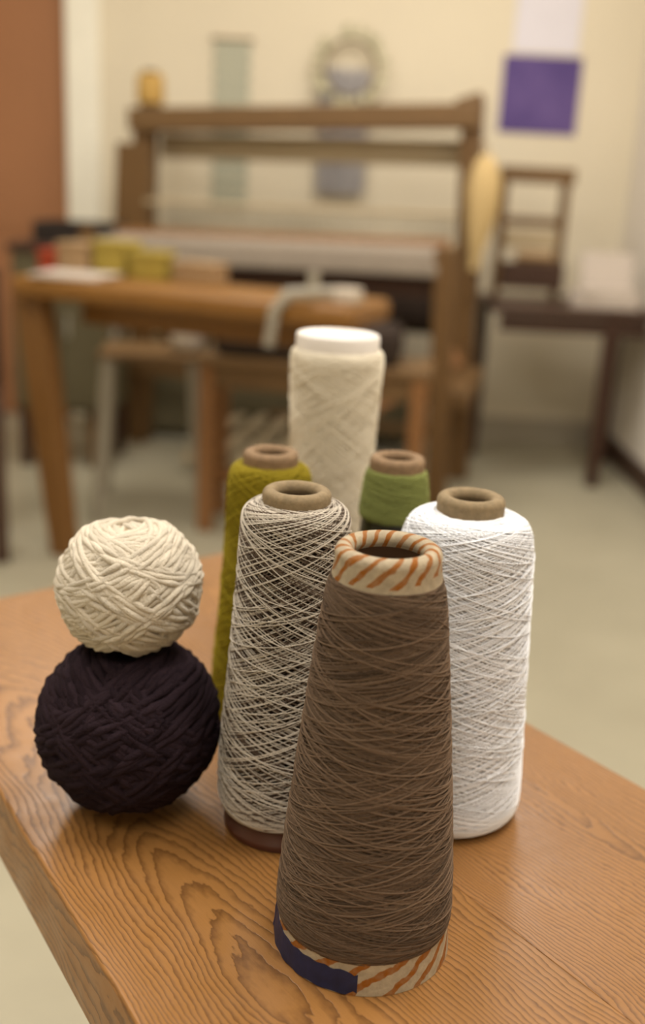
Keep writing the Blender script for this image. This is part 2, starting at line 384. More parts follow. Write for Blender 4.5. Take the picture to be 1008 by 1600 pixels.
for (a0, a1, b0, b1) in ((DX0 + .12, DX1 - .12, FLOOR + .2, -.05), (DX0 + .12, DX1 - .12, .08, .92)):
    bm = bmesh.new()
    box(bm, a0, a1, Y1 + .014, Y1 + .02, b0, b1, .003)
    finish(bm, 'panel', M['door'], door)
bm = bmesh.new()
tube_pts(bm, [(DX0 + .08, Y1 + .02, .27), (DX0 + .08, Y1 - .03, .27), (DX0 + .19, Y1 - .035, .27)], .009, 10)
tag(finish(bm, 'door_handle', M['grey_metal'], door, 40), 'grey metal lever handle')
bm = bmesh.new()
for x in (DX0 - .14, DX1): box(bm, x, x + .14, Y1 - .03, Y1 + .02, FLOOR, DZ + .12, .006)
box(bm, DX0, DX1, Y1 - .03, Y1 + .02, DZ, DZ + .12, .006)
tag(finish(bm, 'trim_1', M['trim']), 'ivory trim round the terracotta door', kind='structure')
WHERE = ['above the left of the room beside the photographed table', 'above the right of the photographed table', 'above the work table at the left', 'above the space before the right corner', 'behind the camera']
for (lx, ly, k), wh in zip(PANELS, WHERE):
    r_ = empty('ceiling_light', (lx, ly, CEIL), 0, 'rectangular ceiling light ' + wh, 'light', 'ceiling light panels')
    bm = bmesh.new()
    for a in ((-.33, -.30, -.62, .62), (.30, .33, -.62, .62), (-.30, .30, -.62, -.59), (-.30, .30, .59, .62)): box(bm, *a, -.035, 0, .002)
    finish(bm, 'frame', M['white_plastic'], r_)
    bm = bmesh.new(); box(bm, -.30, .30, -.59, .59, -.02, -.01); finish(bm, 'diffuser', M['diffuser'], r_)

# ------------------------------------------------------------------ the plank table
P0 = Vector((-0.0868, 0.8981, 0)); d = Vector((0.6094, -0.7929, 0)); ang = math.atan2(d.y, d.x)
table = empty('plank_table', (P0.x, P0.y, FLOOR), ang, 'varnished fir plank table carrying the cones and balls of yarn', 'table')
# local frame: x along the grain from the far end, y negative towards the left edge
def tl(p): v = Vector((p[0] - P0.x, p[1] - P0.y)); return (v.x * d.x + v.y * d.y, -(v.x * -d.y + v.y * d.x) * -1)
TH, SEAM, LEN = 0.043, 0.155, 1.15
far_l = (-0.3082, 0.7148); near_l = (-0.0672, 0.3444)
def to_loc(x, y): v = (x - P0.x, y - P0.y); return (v[0] * d.x + v[1] * d.y, -v[0] * d.y + v[1] * d.x)
fl = to_loc(*far_l); nl = to_loc(*near_l)
k = (nl[1] - fl[1]) / (nl[0] - fl[0]); k_far = fl[0] / fl[1]       # left edge and far edge are slightly out of square
left_y = lambda x: fl[1] + k * (x - fl[0])
def plank(name, poly, mat, bev):
    bm = bmesh.new(); top = [bm.verts.new((x, y, 0)) for x, y in poly]; bot = [bm.verts.new((x, y, -TH)) for x, y in poly]
    ft = bm.faces.new(top); bm.faces.new(list(reversed(bot)))
    n = len(poly)
    for i in range(n): bm.faces.new((top[i], bot[i], bot[(i + 1) % n], top[(i + 1) % n]))
    bm.normal_update()
    te = [e for e in bm.edges if e.verts[0] in top and e.verts[1] in top]
    for e in te:
        y_ = [v.co.y for v in e.verts]
    bmesh.ops.bevel(bm, geom=[e for e in te if all(abs(v.co.y + SEAM) > 1e-4 for v in e.verts)], offset=bev, segments=4, affect='EDGES', profile=0.5)
    bmesh.ops.bevel(bm, geom=[e for e in bm.edges if all(abs(v.co.y + SEAM) < 1e-4 and abs(v.co.z) < 1e-5 for v in e.verts)], offset=0.0003, segments=1, affect='EDGES')
    o = finish(bm, name, mat, table, 40, loc=(0, 0, -FLOOR)); return o
sgn = -1 if fl[1] < 0 else 1
SE = sgn * SEAM
SEAM = -SE if sgn > 0 else SEAM
plank('plank', [(0, 0), (LEN, 0), (LEN, SE), (k_far * SE, SE)], M['fir_fine'], 0.0022)
plank('plank', [(k_far * SE, SE), (LEN, SE), (LEN, left_y(LEN)), fl], M['fir_flame'], 0.0022)
W_ = abs(left_y(LEN))
bm = bmesh.new(); box(bm, .22, LEN - .14, min(sgn * .07, sgn * .09), max(sgn * .07, sgn * .09), -FLOOR - TH - .07, -FLOOR - TH - .0005, .003); finish(bm, 'apron', M['beam'], table)
bm = bmesh.new(); box(bm, .22, LEN - .14, min(sgn * .20, sgn * .22), max(sgn * .20, sgn * .22), -FLOOR - TH - .07, -FLOOR - TH - .0005, .003); finish(bm, 'apron', M['beam'], table)
for lx in (.26, LEN - .18):
    for ly in (.115, .175):
        bm = bmesh.new(); bar(bm, (lx, sgn * ly, 0), (lx, sgn * ly, -FLOOR - TH - .0005), .045, .045); finish(bm, 'leg', M['beam_z'], table)

# ------------------------------------------------------------------ yarn packages
def profile(pts, n=140):
    """smooth resample of an (r,z) polyline by arc length, returns functions of s in 0..1"""
    P = np.array(pts, float)
    for _ in range(3):
        Q = [P[0]]
        for a, b in zip(P[:-1], P[1:]): Q += [a * .75 + b * .25, a * .25 + b * .75]
        Q.append(P[-1]); P = np.array(Q)
    L = np.concatenate([[0], np.cumsum(np.linalg.norm(np.diff(P, axis=0), axis=1))]); L /= L[-1]
    s = np.linspace(0, 1, n); R = np.interp(s, L, P[:, 0]); Z = np.interp(s, L, P[:, 1])
    tr, tz = np.gradient(R), np.gradient(Z); q = np.hypot(tr, tz)
    return s, R, Z, tz / q, -tr / q            # outward normal components (r, z)

def winding(pts, layers, per, turns, rad, depth, seg=64, end_slow=0.05, end_gain=3.0, stray=0, jit=0.12, seed=1, tone=(0.3, 0.9), wander=0.004, phase_jit=0.25, dark=0.0):
    """criss-cross thread on a profile: each layer is `per` traverses each way, side by side; later layers lie higher"""
    rg = np.random.default_rng(seed); s, R, Z, NR, NZ = profile(pts); paths = []
    fine = np.linspace(0, 1, 500); wgt = 1 + end_gain * (np.exp(-fine / end_slow) + np.exp(-(1 - fine) / end_slow))
    cum = np.concatenate([[0], np.cumsum((wgt[1:] + wgt[:-1]) / 2)]); cum /= cum[-1]
    total = layers * per
    def put(ss, ph, dep, f, rr, tn_):
        r = np.interp(ss, s, R); z = np.interp(ss, s, Z); nr = np.interp(ss, s, NR); nz = np.interp(ss, s, NZ)
        wv = rad * 0.35 * np.sin(f * rg.uniform(15, 35) + rg.uniform(0, 6)) - dep - rad
        r2 = np.maximum(r + nr * wv, 1e-4); z2 = z + nz * wv
        paths.append((np.stack([r2 * np.cos(ph), r2 * np.sin(ph), z2], 1), np.stack([nr * np.cos(ph), nr * np.sin(ph), nz], 1), rr, tn_))
    for l in range(layers):
        tl_ = turns * (1 + rg.normal() * jit); base = rg.uniform(0, 6.28, 2); drift = rg.normal() * jit * .5
        for i in range(per):
            for fam, up_ in enumerate((1, -1)):
                tn = tl_ * (1 + drift * math.sin(i / per * 6.28 + fam)) * (1 + rg.normal() * .006)
                n = max(24, int(seg * tn)); f = np.linspace(0, 1, n)
                ss = np.interp(f, cum, fine) + wander * np.sin(f * rg.uniform(3, 9) + rg.uniform(0, 6)); ss = np.clip(ss, 0, 1)
                ph = base[fam] + 2 * np.pi * (i + rg.normal() * phase_jit) / per + up_ * 2 * np.pi * tn * f
                put(ss, ph, depth * (1 - (l * per + i + .5) / total) ** 1.0, f, rad * rg.uniform(.85, 1.12), (rg.uniform(*tone) if rg.random() > dark * (1 if l < layers - 1 else .45) else rg.uniform(-1.2, -.8)))  # dark: share of strands coloured as shade, highest in the under-layers
    for i in range(stray):
        L_ = rg.uniform(.12, .5); s0 = rg.uniform(0, 1 - L_); tn = L_ * turns * rg.uniform(.55, 2.2); up_ = 1 if rg.random() < .5 else -1
        n = max(24, int(seg * tn)); f = np.linspace(0, 1, n); ss = s0 + L_ * f + .004 * np.sin(f * 5 + i)
        dip = depth * .5 * (np.exp(-f / .03) + np.exp(-(1 - f) / .03))
        put(np.clip(ss, 0, 1), rg.uniform(0, 6.28) + up_ * 2 * np.pi * tn * f, dip - rad * .5, f, rad * rg.uniform(.9, 1.15), min(1.1, tone[1] + rg.uniform(-.3, .2)))
    dd = depth + rad * 1.2
    return paths, np.stack([np.maximum(R - NR * dd, 1e-4), Z - NZ * dd], 1)

def tube_profile(r_foot, z_foot, r_top, z_crest, lip=0.0036, r_base=None, wall=0.0016, z0=0.0):
    """paper cone: outer wall, curled mouth, inner wall"""
    rb = r_base if r_base else r_foot; pr = [(rb - wall, z0), (rb, z0)]
    zc = z_crest - lip
    for f in np.linspace(0, 1, 12)[1:]: pr.append((rb + (r_foot - rb) * f, z0 + (z_foot - z0) * f))
    pr.append((r_top + lip * .95, zc - lip * .6))
    for a in np.linspace(0, np.pi * 1.2, 14): pr.append((r_top + lip * math.cos(a), zc + lip * math.sin(a)))
    ri = r_top - lip * .8
    pr.append((ri, zc - lip * 1.3))
    for f in np.linspace(0, 1, 6)[1:]: pr.append((ri + (rb - wall - ri) * f, zc - lip * 1.3 + (z0 - zc + lip * 1.3) * f))
    return pr

def paper_core(name, prof, mat, parent, n=128):
    me = lathe_mesh(name, prof, n); o = link(name, me, [mat, M['shaded_lining']], parent)
    zt = max(p[1] for p in prof); kt = next(i for i, p in enumerate(prof) if p[1] == zt)
    for p in me.polygons:
        seg = p.index // n
        if seg >= len(prof) - 7: p.material_index = 1
    return o

def yarn_cone(name, loc, label, group='yarn cones standing on the table'):
    return empty(name, loc, 0, label, 'yarn cone', group)

# brown wool on the striped paper cone (nearest)
c1 = yarn_cone('yarn_cone', (0.0272, 0.3977, 0.0002), 'brown wool yarn cone on orange-striped paper core with navy tape at its foot')
paper_core('paper_cone', tube_profile(.0225, .170, .0178, .1843, .0038, .0388), M['striped_paper'], c1, 160)
wp, core = winding([(.0366, .0125), (.0384, .0150), (.0391, .022), (.0368, .050), (.0319, .100), (.0266, .150), (.0247, .1650), (.0229, .1712)], 6, 42, 2.6, .00031, .0015, 84, .03, 2.0, 70, .32, seed=3, tone=(.2, .8), wander=.010, phase_jit=.8)
link('winding', strands_mesh('winding', wp, core, 5), [M['brown_yarn'], M['brown_core']], c1)
# tape: a strip bent round the foot with a torn end
N_ = 40; bm = bmesh.new(); rows = []
for i in range(N_ + 1):
    a = math.radians(176 + (266 - 176) * i / N_); f = i / N_
    top = .0138 - .0030 * min(1, f * 2.5) + .0003 * math.sin(i * 1.3); bot = .0004
    if i >= N_ - 2: top = .0100 - .001 * (i % 2); bot = .0012 + .001 * (i % 2)
    col = []
    for zz in (bot, bot + (top - bot) * .33, bot + (top - bot) * .67, top):
        r_ = .0388 + (.0225 - .0388) * zz / .17 + .00035 + .0002 * math.sin(i * .9 + zz * 900)
        if i == 0: r_ += .0008
        col.append((bm.verts.new((r_ * math.cos(a), r_ * math.sin(a), zz)), bm.verts.new(((r_ - .0003) * math.cos(a), (r_ - .0003) * math.sin(a), zz))))
    rows.append(col)
for i in range(N_):
    for j in range(3):
        for s_ in (0, 1): bm.faces.new((rows[i][j][s_], rows[i + 1][j][s_], rows[i + 1][j + 1][s_], rows[i][j + 1][s_]))
    for j in (0, 3): bm.faces.new((rows[i][j][0], rows[i + 1][j][0], rows[i + 1][j][1], rows[i][j][1]))
tag(finish(bm, 'tape', M['tape'], c1, 50), 'navy blue masking tape')

# grey and white cotton on a paper tube with a dark foot
c2 = yarn_cone('yarn_cone', (-0.0126, 0.484, 0.0002), 'pale grey criss-cross cotton cone on a dark maroon foot, beside the dark ball')
paper_core('paper_tube', tube_profile(.0163, .172, .0130, .1812, .0036, .026, z0=.012), M['paper_tube'], c2)
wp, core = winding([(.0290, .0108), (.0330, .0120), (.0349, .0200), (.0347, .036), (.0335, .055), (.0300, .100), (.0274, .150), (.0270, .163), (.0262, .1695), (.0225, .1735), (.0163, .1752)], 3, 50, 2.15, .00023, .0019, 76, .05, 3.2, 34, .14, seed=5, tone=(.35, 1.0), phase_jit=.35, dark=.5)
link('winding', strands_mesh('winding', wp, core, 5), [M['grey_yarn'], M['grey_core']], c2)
tag(lathe('foot', [(.0, 0), (.0302, 0), (.0308, .0015), (.0306, .0042), (.0294, .0052), (.0290, .0125), (.0, .0125)], M['maroon_plastic'], c2), 'dark maroon plastic foot')

# bright white cotton
c3 = yarn_cone('yarn_cone', (0.0740, 0.5083, 0.0002), 'bright white cotton cone, broad and flat-shouldered, right of the brown cone')
paper_core('paper_tube', tube_profile(.0170, .165, .0134, .1757, .0038, .0200, z0=.0), M['paper_tube'], c3)
wp, core = winding([(.0300, .0006), (.0375, .0015), (.0410, .0070), (.0408, .020), (.0390, .055), (.0366, .100), (.0345, .145), (.0335, .1560), (.0300, .1632), (.0240, .1660), (.0169, .1675)], 3, 56, 2.3, .00023, .0015, 72, .06, 3.5, 30, .10, seed=8, tone=(.5, 1.0), wander=.003)
link('winding', strands_mesh('winding', wp, core, 5), [M['white_yarn'], M['white_core']], c3)

# mustard
c4 = yarn_cone('yarn_cone', (-0.0320, 0.602, 0.0002), 'mustard yellow yarn cone behind the pale grey one')
paper_core('paper_tube', tube_profile(.0162, .160, .0128, .1702, .0036, .022, z0=.0), M['paper_tube_dull'], c4)
wp, core = winding([(.024, .0008), (.0325, .002), (.0335, .012), (.0305, .050), (.0270, .100), (.0255, .145), (.0250, .155), (.0225, .1610), (.0162, .1625)], 3, 40, 2.0, .0004, .0010, 48, .05, 3, 10, .2, seed=11)
link('winding', strands_mesh('winding', wp, core, 4), [M['yellow_yarn'], M['yellow_yarn']], c4)

# leaf green
c5 = yarn_cone('yarn_cone', (0.0425, 0.602, 0.0002), 'leaf green yarn cone, narrow, between the brown and white cones at the back')
paper_core('paper_tube', tube_profile(.0163, .160, .0128, .1707, .0036, .019, z0=.120), M['paper_tube_dull'], c5)
wp, core = winding([(.0205, .1335), (.0216, .1362), (.0206, .145), (.0192, .157), (.0180, .1620), (.0163, .1630)], 3, 20, 1.0, .0004, .0008, 48, .08, 3, 4, .2, seed=12)
link('winding', strands_mesh('winding', wp, core, 4), [M['green_yarn'], M['green_yarn']], c5)
tag(lathe('foot', [(.0, 0), (.0300, 0), (.0300, .004), (.0285, .006), (.0190, .134), (.0, .134)], M['black_plastic'], c5), 'dark plastic cone under the green yarn')

# tall cream
c6 = yarn_cone('yarn_cone', (0.0044, 0.716, 0.0002), 'tall cream yarn cone with a white plastic tube mouth, farthest back')
pr = [(.020, .0), (.0215, .0), (.0240, .12), (.0275, .205), (.0284, .214), (.0284, .2235), (.0278, .2250), (.0262, .2256), (.0250, .2246), (.0, .2244)]
tag(lathe('plastic_tube', pr, M['white_plastic'], c6), 'smooth white plastic tube mouth')
wp, core = winding([(.021, .0008), (.0245, .002), (.0258, .020), (.0275, .070), (.0290, .120), (.0303, .160), (.0320, .200), (.0325, .2090), (.0310, .2145), (.0278, .2155)], 3, 44, 1.5, .00060, .0005, 40, .04, 2, 10, .3, seed=14)
link('winding', strands_mesh('winding', wp, core, 6), [M['cream_cone_yarn'], M['cream_cone_yarn']], c6)

# ------------------------------------------------------------------ wound balls
def ball(name, loc, a, b, loops, rad, depth, dimple_top, dimple_bot, seed, betas, az_bias, mats, label, tilt=(0, 0), bands=1, split=.55):
    rg = np.random.default_rng(seed); paths = []
    def surf(D, off):
        th = np.arccos(np.clip(D[:, 2], -1, 1))
        r = a + off; h = b + off
        P = np.stack([D[:, 0] * r, D[:, 1] * r, D[:, 2] * h], 1)
        P[:, 2] -= dimple_top * np.exp(-(th / .38) ** 2); P[:, 2] += dimple_bot * np.exp(-((np.pi - th) / .5) ** 2)
        return P
    n = 96; f = np.linspace(0, 2 * np.pi, n)
    i = 0
    while i < loops:
        beta = math.radians(rg.choice(betas) + rg.normal() * 5); az = rg.uniform(0, 2 * np.pi) if rg.random() > .35 else az_bias + rg.normal() * .35
        if i > loops * .76:
            az = (az_bias if rg.random() < split else az_bias + math.pi) + rg.normal() * .22; beta = math.radians(rg.uniform(20, 46))
        off0 = rg.normal() * .16 if i <= loops * .76 else rg.uniform(-.62, .62); dep = depth * (1 - i / loops)
        for q in range(rg.integers(1, bands + 1)):
            nrm = np.array([math.sin(beta) * math.cos(az), math.sin(beta) * math.sin(az), math.cos(beta)])
            e1 = np.cross(nrm, [0.01, 0.02, 1]); e1 /= np.linalg.norm(e1); e2 = np.cross(nrm, e1)
            o_ = off0 + q * rad * 2.0 / a
            D = np.cos(f)[:, None] * e1 + np.sin(f)[:, None] * e2 + nrm * (o_ + .02 * np.sin(f * 2 + rg.uniform(0, 6)))[:, None]
            D /= np.linalg.norm(D, axis=1)[:, None]
            wob_ = rad * .25 * np.sin(f * rg.integers(7, 15) + rg.uniform(0, 6)) - dep - rad
            P = surf(D, wob_)
            rr = rad * (1 + .16 * np.sin(f * rg.integers(9, 22) + rg.uniform(0, 6)))
            paths.append((P, D, rr, rg.uniform(.25, .95))); i += 1
    th = np.linspace(np.pi, 0, 48); D = np.stack([np.sin(th), 0 * th, np.cos(th)], 1)
    C = surf(D, np.full(48, -depth * .75 - rad)); core = np.stack([np.maximum(C[:, 0], 1e-4), C[:, 2]], 1)
    root = empty(name, loc, 0, label, 'yarn ball', 'balls of yarn')
    root.rotation_euler = (tilt[0], tilt[1], 0)
    o = link('winding', strands_mesh('winding', paths, core, 7, 64), mats, root)
    return root
b1 = ball('yarn_ball', (-0.0950, 0.4935, 0.0478), .0482, .0482, 200, .0023, .0048, .008, .004, 21, [28, 40, 55, 68], math.pi * .0, [M['dark_yarn'], M['dark_core']], 'large aubergine-black ball of thick yarn resting on the table', bands=3)
b2 = ball('yarn_ball', (-0.0955, 0.499, 0.1215), .0376, .0372, 210, .0016, .0042, .005, .003, 24, [22, 32, 50, 66], .1, [M['cream_yarn'], M['cream_core']], 'smaller cream slubby ball of yarn balanced on the dark ball', bands=3)

# ------------------------------------------------------------------ background: floor loom
UZ = -FLOOR
loom = empty('floor_loom', (0.50, 4.07, FLOOR), math.atan2(-.33, 1.29), 'large brown wooden floor loom with grey warp in front of the cream wall', 'loom')
# local frame: x from 0 (right post) to -1.34 (left post), y towards the wall, z up from the floor
def lb(name, segs, mat, parent=loom, bev=.006):
    bm = bmesh.new()
    for (a, b, w1, d1) in segs: bar(bm, a, b, w1, d1, bev)
    return finish(bm, name, mat, parent)
LW = -1.34
lb('castle_post', [((.03, 0, 0), (-.035, 0, 1.405), .075, .09)], M['loom_z'])
lb('castle_post', [((LW, 0, 0), (LW + .03, 0, 1.33), .075, .09)], M['loom_z'])
lb('top_beam', [((LW - .02, 0, 1.288), (-.0, 0, 1.345), .085, .14)], M['loom'])
lb('castle_cap', [((-.09, 0, 1.375), (.0, 0, 1.405), .045, .10)], M['loom'])
lb('harness_bar', [((LW + .05, .10, 1.20), (-.05, .10, 1.22), .095, .03)], M['heddle_frame'])
# heddles: fine wires hung in the lower harness
bm = bmesh.new()
for i in range(190):
    x = LW + .08 + i * (1.18 / 190); yy = .02 + .03 * (i % 4); hz = .985 + .012 * math.sin(i * .7)
    box(bm, x, x + .004, yy, yy + .003, .86, hz)
tag(finish(bm, 'heddles', M['reed'], loom), kind='stuff')
lb('reed_frame', [((LW + .05, -.06, .985), (-.05, -.06, 1.0), .018, .03), ((LW + .05, -.06, .865), (-.05, -.06, .885), .03, .03)], M['heddle_frame'])
lb('bracket', [((LW - .01, -.05, .80), (LW + .0, -.03, 1.20), .15, .05)], M['loom_z'])
lb('front_rail', [((LW + .02, -.42, .872), (-.02, -.42, .905), .045, .06)], M['loom_rail'])
bm = bmesh.new()
pr_ = [(-.36, .902), (-.44, .898), (-.475, .872), (-.485, .83), (-.485, .80)]
for i in range(len(pr_) - 1):
    (ya, za), (yb, zb) = pr_[i], pr_[i + 1]
    v = [bm.verts.new((LW + .0, ya, za - .02)), bm.verts.new((-.04, ya, za + .008)), bm.verts.new((-.04, yb, zb + .008)), bm.verts.new((LW + .0, yb, zb - .02))]
    bm.faces.new(v)
bmesh.ops.remove_doubles(bm, verts=bm.verts, dist=1e-4)
bmesh.ops.solidify(bm, geom=bm.faces[:], thickness=.006)
tag(finish(bm, 'warp_cloth', M['cloth_grey'], loom, 40), 'grey cloth rolled over the front rail')
lb('cloth_beam', [((LW + .02, -.40, .745), (-.02, -.40, .765), .07, .05)], M['dark_wood'])
for x in (-.02, LW + .01):
    lb('side_rail', [((x, -.46, .84), (x, .30, .84), .06, .05)], M['loom'])
    lb('side_rail', [((x, -.46, .14), (x, .30, .14), .06, .05)], M['loom'])
    lb('front_leg', [((x + .035, -.46, 0), (x, -.46, .90), .07, .06)], M['loom_z'])
    lb('back_leg', [((x, .30, 0), (x, .30, .87), .06, .06)], M['loom_z'])
lb('leg_block', [((.02, -.40, .38), (.02, -.02, .42), .15, .06)], M['loom'])
lb('brace', [((-.30, -.30, .30), (.0, -.10, .50), .085, .04)], M['loom_rail'])
bm = bmesh.new(); tube_pts(bm, [(LW + .06, .27, .60), (-.06, .27, .62)], .10, 24); tag(finish(bm, 'warp_beam', M['charcoal'], loom, 60), 'dark warp roll at the loom back')
lb('cross_beam', [((LW + .02, -.1, .34), (-.02, -.1, .34), .07, .04)], M['loom'])
for i in range(6):
    x = -.95 + i * .1
    lb('treadle', [((x, -.42, .06), (x, .22, .11), .045, .025)], M['heddle_frame'])
lb('treadle_bar', [((LW + .02, .24, .12), (-.02, .24, .12), .04, .04)], M['loom'])
# hank of flax hung on the right post
bm = bmesh.new()
zs = np.linspace(0, 1, 15); tube_pts(bm, [(0.006 * math.sin(5 * q), 0, -.40 * q) for q in zs], [.014 + .048 * math.sin(math.pi * min(1, q * 1.1) ** .8) ** .9 * (1 - .35 * q) + .004 for q in zs], 14)
for v in bm.verts:
    a = math.atan2(v.co.y, v.co.x); v.co.x *= 1 + .08 * math.sin(7 * a); v.co.y *= .7
hk = finish(bm, 'fibre_hank', M['flax'], None, 60, loc=(.512, 3.955, .462))
bm = bmesh.new(); tube_pts(bm, [(-.03, .07, .03), (0, .04, .035), (0, 0, .02), (0, 0, -.02)], .005, 6)
finish(bm, 'tie', M['tan_box'], hk); 
tag(hk, 'pale golden hank of combed fibre hanging on the loom post', 'fibre hank')
# spool standing on the left post
sp_ = empty('thread_spool', (-.752, 4.385, FLOOR + 1.3285), 0, 'amber thread spool standing on top of the loom left of its beam', 'spool')
bm = bmesh.new(); bar(bm, (0, 0, .0), (0, 0, .022), .075, .075, .004); finish(bm, 'stand', M['dark_wood'], sp_)
lathe('thread', [(0, .022), (.052, .022), (.055, .035), (.052, .12), (.045, .13), (0, .13)], M['amber'], sp_, n=24)
lathe('core', [(0, .13), (.03, .13), (.03, .142), (.012, .145), (0, .145)], M['dark_wood'], sp_, n=16)

# ------------------------------------------------------------------ front work table (honey wood) with clutter
wt = empty('work_table', (-.860, 2.90, FLOOR), math.atan2(-.40, .985), 'long honey-brown wooden work table in front of the loom', 'table')
bm = bmesh.new(); box(bm, -.01, .985, -.02, .27, .748, .806, .02, 3); finish(bm, 'table_top', M['beam'], wt)
lb('apron', [((.06, .22, .70), (.92, .22, .70), .08, .025)], M['beam'], wt)
for (x, y, sx) in ((.02, .07, .07), (.88, .10, .0)):
    bm = bmesh.new(); bar(bm, (x - .02, y, .7475), (x + sx, y, 0), .095, .06, .006, taper=.8); finish(bm, 'leg', M['beam_z'], wt)
for x in (.11, .88): lb('foot', [((x, -.03, .02), (x, .25, .02), .04, .07)], M['beam'], wt)
def wloc(x, y, z): 
    c_, s_ = math.cos(wt.rotation_euler.z), math.sin(wt.rotation_euler.z); return (wt.location.x + c_ * x - s_ * y, wt.location.y + s_ * x + c_ * y, FLOOR + z)
def carton(name, x, y, sx, sy, h, mat, label, cat, rz=0, lid=None, group=None):
    r_ = empty(name, wloc(x, y, .8065), wt.rotation_euler.z + rz, label, cat, group)
    bm = bmesh.new(); box(bm, -sx / 2, sx / 2, -sy / 2, sy / 2, 0, h * .8, .003); finish(bm, 'body', mat, r_)
    bm = bmesh.new(); box(bm, -sx / 2 - .003, sx / 2 + .003, -sy / 2 - .003, sy / 2 + .003, h * .8, h, .003); finish(bm, 'lid', lid or mat, r_)
carton('card_box', .08, .19, .10, .10, .085, M['tan_box'], 'tan card box between the red box and the yellow one', 'box')
carton('card_box', .19, .20, .10, .09, .095, M['yellow_box'], 'yellow card box, taller, beside the tan card box', 'box')
carton('card_box', .305, .20, .10, .09, .075, M['yellow_box'], 'yellow card box, lower, at the middle of the row on the work table', 'box', .2)
carton('card_box', .45, .21, .13, .08, .055, M['tan_box'], 'flat tan box nearest the loom in the row on the work table', 'box', -.1)
carton('card_box', -.03 + .02, .19, .06, .09, .06, M['red_box'], 'small red box at the left end of the work table', 'box')
pp = empty('paper_stack', wloc(.15, .062, .8065), wt.rotation_euler.z + .1, 'loose white papers at the left end of the work table', 'papers')
bm = bmesh.new(); box(bm, -.10, .10, -.075, .075, 0, .008, .001); finish(bm, 'sheets', M['paper'], pp)
bm = bmesh.new(); box(bm, -.09, .11, -.06, .065, .0082, .012, .001); finish(bm, 'top_sheet', M['paper'], pp, rot=(0, 0, .12))
# black tray beyond; its side bench is closed in dark olive as shade
tb = empty('shaded_stand', (-.95, 4.05, FLOOR), 0, 'side bench under the black tray, closed in olive as added shade', 'shaded stand')
bm = bmesh.new(); box(bm, -.22, .14, -.16, .16, .22, .80, .004); finish(bm, 'body', M['olive_shade'], tb)
bm = bmesh.new(); box(bm, -.235, .155, -.175, .17, .80, .83, .005); finish(bm, 'top', M['dark_wood'], tb)
for (a0, a1, hx) in ((-.212, -.043, -.065), (-.037, .132, -.015)):
    bm = bmesh.new(); box(bm, a0, a1, -.172, -.1605, .24, .78, .003); dr = finish(bm, 'door', M['olive_shade'], tb)  # added fronts, part of the olive shade that closes the bench
    bm = bmesh.new(); box(bm, hx - .005, hx + .005, -.185, -.1725, .50, .58, .002); finish(bm, 'added_handle', M['grey_metal'], dr)
for x in (-.19, .11):
    for y in (-.13, .13):
        bm = bmesh.new(); bar(bm, (x, y, 0), (x, y, .2195), .04, .04); finish(bm, 'leg', M['dark_wood'], tb)
sc_ = empty('shade_block', (-.33, 4.60, FLOOR), 0, 'added long dark block for the shaded wall foot behind the loom', 'shade block')  # invented block, added to supply the dark band under the loom
bm = bmesh.new(); box(bm, -.68, .68, -.11, .13, .03, .33, .004); finish(bm, 'body', M['olive_shade'], sc_)
bm = bmesh.new(); box(bm, -.69, .69, -.125, .135, .3305, .36, .005); finish(bm, 'lid', M['olive_shade'], sc_)
for x in (-.62, .62):
    bm = bmesh.new(); box(bm, x - .03, x + .03, -.09, .11, 0, .0295, .003); finish(bm, 'foot', M['dark_wood'], sc_)
ty = empty('black_tray', (-.93, 4.05, FLOOR + .8305), 0, 'long black tray on the olive side bench left of the loom', 'tray')
bm = bmesh.new(); box(bm, -.17, .13, -.12, .12, 0, .01, .002)
finish(bm, 'bottom', M['black'], ty)
bm = bmesh.new()
for a in ((-.17, .13, -.12, -.11), (-.17, .13, .11, .12), (-.17, -.16, -.11, .11), (.12, .13, -.11, .11)): box(bm, *a, .01, .075, .002)
finish(bm, 'rim', M['black'], ty)
# pale clamp lamp at the table's right end
cl = empty('desk_clamp', wloc(.87, .06, .8065), wt.rotation_euler.z, 'pale bent metal clamp at the right end of the work table', 'clamp')
bm = bmesh.new(); tube_pts(bm, [(-.085, -.105, -.11), (-.08, -.10, -.03), (-.05, -.085, .018), (.0, -.06, .022), (.05, 0, .022)], .015, 10); finish(bm, 'arm', M['grey_metal'], cl, 60)
bm = bmesh.new(); tube_pts(bm, [(0, -.05, .02), (0, -.05, .07)], .014, 10); finish(bm, 'knob', M['grey_metal'], cl, 60)
bm = bmesh.new(); box(bm, .04, .10, -.03, .03, .0, .035, .006, 2); finish(bm, 'pad', M['white_cloth'], cl)

# ------------------------------------------------------------------ weaver's bench with dark cushion, metal chair, bag
wb = empty('weaving_bench', (-.10, 3.30, FLOOR), -.12, 'brown wooden weaving bench with dark cushion under the loom front', 'bench')
bm = bmesh.new(); box(bm, -.30, .42, -.13, .13, .535, .565, .006, 2); finish(bm, 'seat', M['loom'], wb)
lb('apron', [((-.27, -.10, .50), (.39, -.10, .50), .07, .022)], M['loom'], wb)
for x in (-.265, .385):
    for y in (-.10, .10):
        bm = bmesh.new(); bar(bm, (x, y, 0), (x, y, .535), .045, .045); finish(bm, 'leg', M['loom_rail'], wb)
lb('stretcher', [((-.265, -.0, .16), (.385, -.0, .16), .04, .025)], M['loom_rail'], wb)
cu = empty('seat_cushion', (-.08, 3.29, FLOOR + .5655), -.12, 'thick charcoal cushion lying on the weaving bench', 'cushion')
bm = bmesh.new(); box(bm, -.27, .30, -.12, .12, 0, .115, .035, 4); finish(bm, 'pad', M['charcoal'], cu, 60)
ch = empty('metal_chair', (-.58, 3.42, FLOOR), .1, 'grey metal-legged chair with brown seat behind the work table', 'chair')
